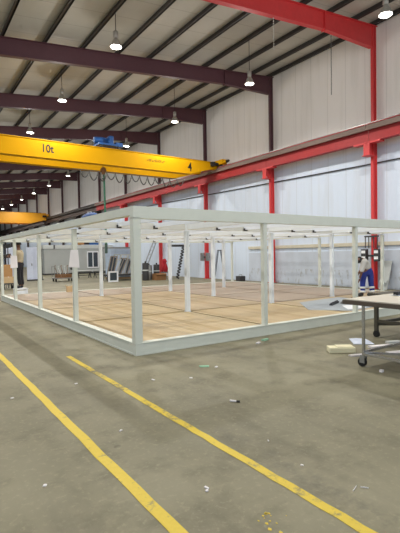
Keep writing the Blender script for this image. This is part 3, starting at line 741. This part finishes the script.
# rolls / cylinders by the wall
for i, (x, y, h, m, lab) in enumerate(((12.55, 24.4, 1.1, 'dark', 'dark grey standing roll, leftmost beside the ladder foot'), (12.95, 24.7, .95, 'steel', 'grey standing roll, middle one of three beyond the deck'), (13.45, 24.6, .98, 'dark', 'dark grey standing roll behind the brown carton'))):
    t = thing('standing_roll', lab, 'roll', (x, y, 0))
    MB().lathe((x, y, 0), [(.19, 0), (.2, .02), (.2, h-.04), (.17, h)], 18).build('roll', M[m], t, smooth=True)
    MB().lathe((x, y, 0), [(.205, h*.55), (.207, h*.57), (.207, h*.6), (.205, h*.62)], 18).build('strap', M['lightgrey'], t)
    MB().lathe((x, y, 0), [(.05, h), (.05, h+.09), (.03, h+.1)], 12).build('core', M['black'], t)
cc = thing('carton', 'open brown carton on the floor in front of the grey rolls', 'box', (13.6, 24.0, 0))
m = MB()
m.box(13.0, 13.75, 23.9, 23.92, 0, .42).box(13.0, 13.75, 24.35, 24.37, 0, .42).box(13.0, 13.02, 23.92, 24.35, 0, .42).box(13.73, 13.75, 23.92, 24.35, 0, .42).box(13.02, 13.73, 23.92, 24.35, 0, .02)
m.build('body', M['brown'], cc)
MB().bar((13.375, 23.9, .42), (13.375, 23.75, .36), .74, .008).build('flap', M['brown'], cc)
# red bag on a stand beside column three
rb2 = thing('red_sack', 'red sack hanging on a grey stand beyond the deck', 'sack', (14.3, 25.2, 0))
MB().lathe((14.33, 25.1, 0), [(.06, .42), (.2, .46), (.23, .7), (.16, .95), (.12, 1.05), (.17, 1.15), (.1, 1.3), (.03, 1.34)], 16).build('bag', M['redcloth'], rb2, smooth=True)
for dx, dy in ((-.22, .15), (.22, .15), (-.22, -.2), (.22, -.2)): MB().bar((14.33+dx, 25.1+dy, 0), (14.33+dx*.6, 25.1+dy*.6, .55), .04, .04).build('stand_leg', M['steel'], rb2)
MB().box(14.1, 14.56, 24.9, 25.25, .4, .46).build('stand_plate', M['steel'], rb2)
# coiled hose + dark rail
hz = thing('coiled_hose', 'black coiled hose hanging down from a dark rail near the right wall', 'hose', (15.3, 24, 2.2))
pts = []
for i in range(120):
    u = i/119; a = u*2*math.pi*11
    pts.append((15.14-.5*u+.08*math.cos(a), 24+.08*math.sin(a), 2.1-2.05*u))
MB().tube(pts, .045, 6).build('hose', M['black'], hz)
MB().box(14.0, 15.6, 23.95, 24.05, 2.1, 2.24).build('rail', M['dark'], hz)
for x in (14.02, 15.56): MB().box(x-.03, x+.03, 24.0, 24.06, 0, 2.1).build('upright', M['white'], hz)
# step ladder
sl = thing('stepladder', 'aluminium stepladder standing near the right wall', 'ladder', (15.45, 20.5, 0))
cx, cy = 15.47, 20.5
ax = Vector((.825, -.565, 0))     # width direction of the ladder's spread
dp = Vector((.565, .825, 0))
def SP(u, v, z): return Vector((cx, cy, 0))+ax*u+dp*v+Vector((0, 0, z))
for v in (-.22, .22):
    MB().bar(SP(-.36, v, 0), SP(-.1, v*.75, 1.8), .06, .08).build('front_stile', M['stepgrey'], sl)
    MB().bar(SP(.3, v, 0), SP(.06, v*.75, 1.78), .05, .07).build('rear_stile', M['stepgrey'], sl)
for i in range(6):
    f = (i+.6)/6.2; p = SP(-.36, 0, 0).lerp(SP(-.1, 0, 1.8), f); hw2 = .22*(1-.25*f)
    MB().bar(p-dp*hw2, p+dp*hw2, .09, .03).build('tread', M['stepgrey'], sl)
for i in range(4):
    f = (i+.5)/4.2; p = SP(.3, 0, 0).lerp(SP(.06, 0, 1.78), f); hw2 = .22*(1-.25*f)
    MB().bar(p-dp*hw2, p+dp*hw2, .03, .03).build('rear_rung', M['steel'], sl)
MB().bar(SP(-.02, -.19, 1.8), SP(-.02, .19, 1.8), .24, .05).build('top_cap', M['dark'], sl)
db = thing('toolbox', 'small dark toolbox on the floor against the right wall', 'toolbox', (16.1, 19.3, 0))
MB().box(15.8, 16.2, 19.05, 19.45, 0, .3).build('body', M['dark'], db, bevel=.02)
MB().tube([(15.9, 19.25, .3), (15.9, 19.25, .38), (16.1, 19.25, .38), (16.1, 19.25, .3)], .012, 6).build('handle', M['black'], db)

# far-left cart with carton and lamp stand
lc = thing('hand_cart', 'small dark cart with a brown carton at the far left behind the man', 'cart', (4.3, 23.2, 0))
MB().box(4.0, 4.55, 22.9, 23.5, .26, .31).build('platform', M['dark'], lc)
for x in (4.05, 4.5):
    for y in (22.95, 23.45): MB().tube([(x-.03, y, .1), (x+.03, y, .1)], .1, 14).bar((x, y, .1), (x, y, .27), .04).build('wheel', M['rubber'], lc)
MB().tube([(4.02, 23.45, .3), (4.0, 23.5, 1.05), (4.52, 23.5, 1.05), (4.52, 23.45, .3)], .02, 8).build('handle', M['steel'], lc)
c1 = thing('carton', 'brown carton stacked on the small dark cart at the far left', 'box', (4.27, 23.1, .31))
MB().box(4.03, 4.5, 22.95, 23.4, .31, .62).build('body', M['tan'], c1); MB().box(4.24, 4.29, 22.945, 23.4, .6, .623).build('tape', M['paper'], c1)
c2 = thing('carton', 'upper brown carton on top of the carton on the dark cart', 'box', (4.27, 23.1, .625))
MB().box(4.06, 4.46, 22.98, 23.36, .625, 1.22).build('body', M['card'], c2); MB().box(4.24, 4.28, 22.975, 23.36, 1.2, 1.226).build('tape', M['tan'], c2)
ls = thing('lamp_stand', 'black floodlight stand with two heads at the far left', 'lamp stand', (4.6, 24.2, 0))
MB().tube([(4.5, 24.2, .0), (4.5, 24.2, 2.2)], .025, 8).build('pole', M['dark'], ls)
for a in (0, 2.1, 4.2): MB().tube([(4.5, 24.2, .5), (4.5+.4*math.cos(a), 24.2+.4*math.sin(a), .01)], .018, 6).build('leg', M['dark'], ls)
for z in (2.13, 1.62):
    h = MB().bar((4.25, 24.12, z), (4.62, 24.1, z+.06), .2, .2).build('head', M['black'], ls)
    MB().bar((4.2, 24.12, z-.01), (4.25, 24.12, z), .22, .22).build('bezel', M['dark'], h)
gp = thing('grey_locker', 'dark teal-grey locker at the far left edge behind the cart', 'locker', (4.1, 26.5, 0))
MB().box(3.2, 4.4, 26.8, 27.4, .05, 2.2).build('body', M['greyblue'], gp, bevel=.01); MB().box(3.3, 4.3, 26.85, 27.35, 0, .05).build('plinth', M['dark'], gp)
MB().box(3.79, 3.81, 26.79, 26.8, .1, 2.15).build('door_gap', M['dark'], gp)

# ------------------------------------------------------------------ people
def skin_mesh(chains, smooth_levels=1):
    """chains: list of lists of (point, radius); chains sharing a point get welded. Returns a baked mesh"""
    vs = []; rad = []; es = []; idx = {}
    for chn in chains:
        prev = None
        for p, r in chn:
            key = tuple(round(c, 4) for c in p)
            if key not in idx: idx[key] = len(vs); vs.append(Vector(p)); rad.append(r)
            i = idx[key]
            if prev is not None and prev != i: es.append((prev, i))
            prev = i
    me = bpy.data.meshes.new('tmp'); me.from_pydata(vs, es, [])
    o = bpy.data.objects.new('tmp', me); C.objects.link(o)
    sm = o.modifiers.new('s', 'SKIN'); sm.use_smooth_shade = True
    for i, sv in enumerate(me.skin_vertices[0].data):
        rr = rad[i]; sv.radius = (rr, rr) if not isinstance(rr, tuple) else rr
        sv.use_root = (i == 0)
    sb = o.modifiers.new('b', 'SUBSURF'); sb.levels = smooth_levels; sb.render_levels = smooth_levels
    dg = bpy.context.evaluated_depsgraph_get(); dg.update()
    out = bpy.data.meshes.new_from_object(o.evaluated_get(dg)); bpy.data.objects.remove(o)
    return out
def add_mesh(me, name, m, parent):
    me.name = name; me.materials.clear(); me.materials.append(m)
    for p in me.polygons: p.use_smooth = True
    o = bpy.data.objects.new(name, me); C.objects.link(o)
    if parent is not None: o.parent = parent; o.location = -parent_world(parent)
    return o
def join_meshes(ms):
    bm = bmesh.new()
    for m in ms: bm.from_mesh(m)
    out = bpy.data.meshes.new('body'); bm.to_mesh(out); bm.free(); return out
def hand(wrist, d, side, curl):
    """palm + five fingers of unequal length continuing along d; 'side' is the thumb side, 'curl' the way fingers bend"""
    wv, d, s, c = Vector(wrist), Vector(d).normalized(), Vector(side).normalized(), Vector(curl).normalized()
    palm = wv+d*.05; chs = [[(wv, .026), (palm, .032), (wv+d*.085, .03)]]
    for k, L in ((.026, .07), (.009, .08), (-.009, .075), (-.026, .058)):
        a = wv+d*.085+s*k
        chs.append([(wv+d*.06+s*k*.8, .011), (a, .0095), (a+d*L*.45+c*L*.12, .0085), (a+d*L*.8+c*L*.45, .0075)])
    chs.append([(wv+d*.03+s*.02, .012), (wv+d*.055+s*.045, .011), (wv+d*.085+s*.055+c*.015, .009)])
    return [skin_mesh([x], 1) for x in chs]
def person(label, J, face, shirt, trousers, boots, bands=None):
    f = Vector(face).normalized()
    pel, chest, neck, head = J['pelvis'], J['chest'], J['neck'], J['head']
    P = lambda k: Vector(J[k])
    chains = [[(P('pelvis'), .13), (P('pelvis').lerp(P('chest'), .5), .115), (P('chest'), .14), (P('neck'), .058), (P('neck').lerp(P('head'), .45), .056), (P('head'), .092), (P('head')+(P('head')-P('neck')).normalized()*.085, .075)]]
    for s in 'lr':
        chains.append([(P('chest'), .14), (P('sh_'+s), .068), (P('el_'+s), .044), (P('wr_'+s), .03)])
        chains.append([(P('pelvis'), .13), (P('hip_'+s), .092), (P('kn_'+s), .06), (P('an_'+s), .043), (P('toe_'+s), .036)])
    hv = P('head'); hu = (hv-P('neck')).normalized(); sd = hu.cross(f).normalized()
    parts = [skin_mesh(chains, 1)]
    for s in 'lr':
        d = (P('wr_'+s)-P('el_'+s)); parts += hand(P('wr_'+s), d, Vector((0, 0, 1)) if abs(d.normalized().z) < .7 else f, f if abs(d.normalized().z) > .7 else Vector((0, 0, -1)))
    # nose, chin, ears
    parts.append(skin_mesh([[(hv+f*.07+hu*.02, .016), (hv+f*.105-hu*.01, .015)]], 1))
    parts.append(skin_mesh([[(hv-hu*.05+f*.02, .05), (hv-hu*.075+f*.055, .03)]], 1))
    for e in (-1, 1): parts.append(skin_mesh([[(hv+sd*e*.085+hu*.025, .016), (hv+sd*e*.092-hu*.02, .014)]], 1))
    body = add_mesh(join_meshes(parts), 'person', M['skin'], None); tag(body, label, 'person')
    def cl(chs, name, m, lab=None):
        o = add_mesh(skin_mesh(chs, 1), name, m, body)
        if lab: o['label'] = lab
        return o
    g = .016
    sh = [[(P('pelvis')-(P('chest')-P('pelvis'))*.02, .15+g), (P('pelvis').lerp(P('chest'), .5), .142+g), (P('chest'), .155+g), (P('chest').lerp(P('neck'), .7), .085)]]
    for s in 'lr': sh.append([(P('chest'), .145+g), (P('sh_'+s), .074+g), (P('el_'+s), .054+g), (P('el_'+s).lerp(P('wr_'+s), .12), .052+g)])
    cl(sh, 'shirt', M[shirt])
    tr = [[(P('pelvis').lerp(P('chest'), .4), .128+g), (P('pelvis'), .145+g)]]
    for s in 'lr': tr.append([(P('pelvis'), .145+g), (P('hip_'+s), .098+g), (P('kn_'+s), .072+g), (P('an_'+s)+Vector((0, 0, .03)), .06+g)])
    cl(tr, 'trousers', M[trousers])
    for s in 'lr':
        cl([[(P('an_'+s)-Vector((0, 0, .012))+(P('an_'+s)-P('toe_'+s))*.25, .062), (P('an_'+s).lerp(P('toe_'+s), .5), .064), (P('toe_'+s)+(P('toe_'+s)-P('an_'+s))*.15, .054)]], 'shoe', M[boots])
        if bands:
            for t in bands:
                k = P('kn_'+s).lerp(P('an_'+s), t); dv = (P('an_'+s)-P('kn_'+s)).normalized()
                MB().tube([k-dv*.03, k+dv*.03], .088, 14).build('reflective_band', M['reflect'], body, smooth=True, label='pale reflective band')
    hm = MB().ball((0, 0, 0), .104, .112, .1, 16, 7, -.25).build('hair', M['hair'], body, smooth=True)
    R = Matrix((sd, -f, hu)).transposed().to_4x4()
    hm.data.transform(Matrix.Translation(hv+hu*.035-f*.018) @ R)
    for e in (-1, 1):
        MB().ball(hv+sd*e*.034+f*.083+hu*.022, .011, .011, .011, 8, 6).build('eye', M['black'], body, smooth=True)
    MB().bar(hv+f*.088-hu*.045-sd*.025, hv+f*.088-hu*.045+sd*.025, .01, .008).build('mouth', mat('lip', (120, 70, 62)), body)
    return body
ZR = Vector((.825, -.565, 0)); ZF = Vector((.565, .825, 0))
# man standing on a white bucket-stool behind the left end of the frame
bx, by, bz = 3.69, 17.62, .385
def Lp(u, v, z): return Vector((bx, by, 0))+ZR*u+ZF*v+Vector((0, 0, z))
JL = dict(pelvis=Lp(0, 0, bz+.92), chest=Lp(-.02, 0, bz+1.30), neck=Lp(-.03, 0, bz+1.48), head=Lp(-.045, -.01, bz+1.655),
  sh_l=Lp(-.03, -.19, bz+1.40), sh_r=Lp(-.03, .19, bz+1.40), el_l=Lp(-.1, -.24, bz+1.13), el_r=Lp(-.12, .22, bz+1.14), wr_l=Lp(-.33, -.16, bz+1.2), wr_r=Lp(-.35, .12, bz+1.24),
  hip_l=Lp(0, -.09, bz+.86), hip_r=Lp(0, .09, bz+.86), kn_l=Lp(-.02, -.09, bz+.48), kn_r=Lp(.0, .09, bz+.48), an_l=Lp(.03, -.08, bz+.08), an_r=Lp(.05, .09, bz+.08), toe_l=Lp(-.11, -.09, bz+.04), toe_r=Lp(-.09, .1, bz+.04))
person('man in khaki shirt and black trousers standing behind the left end of the frame', JL, -ZR, 'khaki', 'blacktrousers', 'black')
sb = thing('step_stool', 'white step stool under the man at the left', 'stool', (bx, by, 0))
MB().box(bx-.24, bx+.24, by-.2, by+.2, .335, .385).build('seat', M['white'], sb, bevel=.01)
for sx in (-1, 1):
    for sy in (-1, 1): MB().bar((bx+sx*.23, by+sy*.19, 0), (bx+sx*.19, by+sy*.15, .335), .05).build('leg', M['white'], sb)
MB().box(bx-.2, bx+.2, by-.18, by-.15, .12, .3).build('side_panel', M['white'], sb)
# worker bending on the deck at the right
wx, wy, wz = 11.72, 8.08, DZ+.004
def Wp(u, v, z): return Vector((wx, wy, 0))+ZR*u+ZF*v+Vector((0, 0, z))
JR = dict(pelvis=Wp(.03, 0, wz+.80), chest=Wp(-.06, .03, wz+1.1), neck=Wp(-.15, .0, wz+1.18), head=Wp(-.25, -.04, wz+1.13),
  sh_l=Wp(-.13, -.15, wz+1.08), sh_r=Wp(.02, .2, wz+1.1), el_l=Wp(-.2, -.17, wz+.8), el_r=Wp(-.06, .27, wz+.82), wr_l=Wp(-.24, -.1, wz+.57), wr_r=Wp(-.2, .28, wz+.62),
  hip_l=Wp(-.08, -.02, wz+.76), hip_r=Wp(.13, .02, wz+.76), kn_l=Wp(-.12, .0, wz+.43), kn_r=Wp(.15, .03, wz+.43), an_l=Wp(-.13, -.04, wz+.09), an_r=Wp(.17, -.02, wz+.09), toe_l=Wp(-.25, .03, wz+.05), toe_r=Wp(.06, .08, wz+.05))
person('worker in grey shirt and blue trousers with reflective bands bending down on the deck', JR, (-ZR*.55+ZF*.1+Vector((0, 0, -.75))), 'greyshirt', 'navy', 'black', (.45, .8))
wtool = thing('yellow_tool', 'small yellow tool lying on the deck at the worker\'s feet', 'tool', (10.9, 7.9, zt))
MB().box(10.82, 11.0, 7.86, 7.96, zt, zt+.08).build('body', M['yellow'], wtool, bevel=.015); MB().tube([(10.82, 7.91, zt+.04), (10.74, 7.91, zt+.04)], .015, 8).build('nozzle', M['black'], wtool)
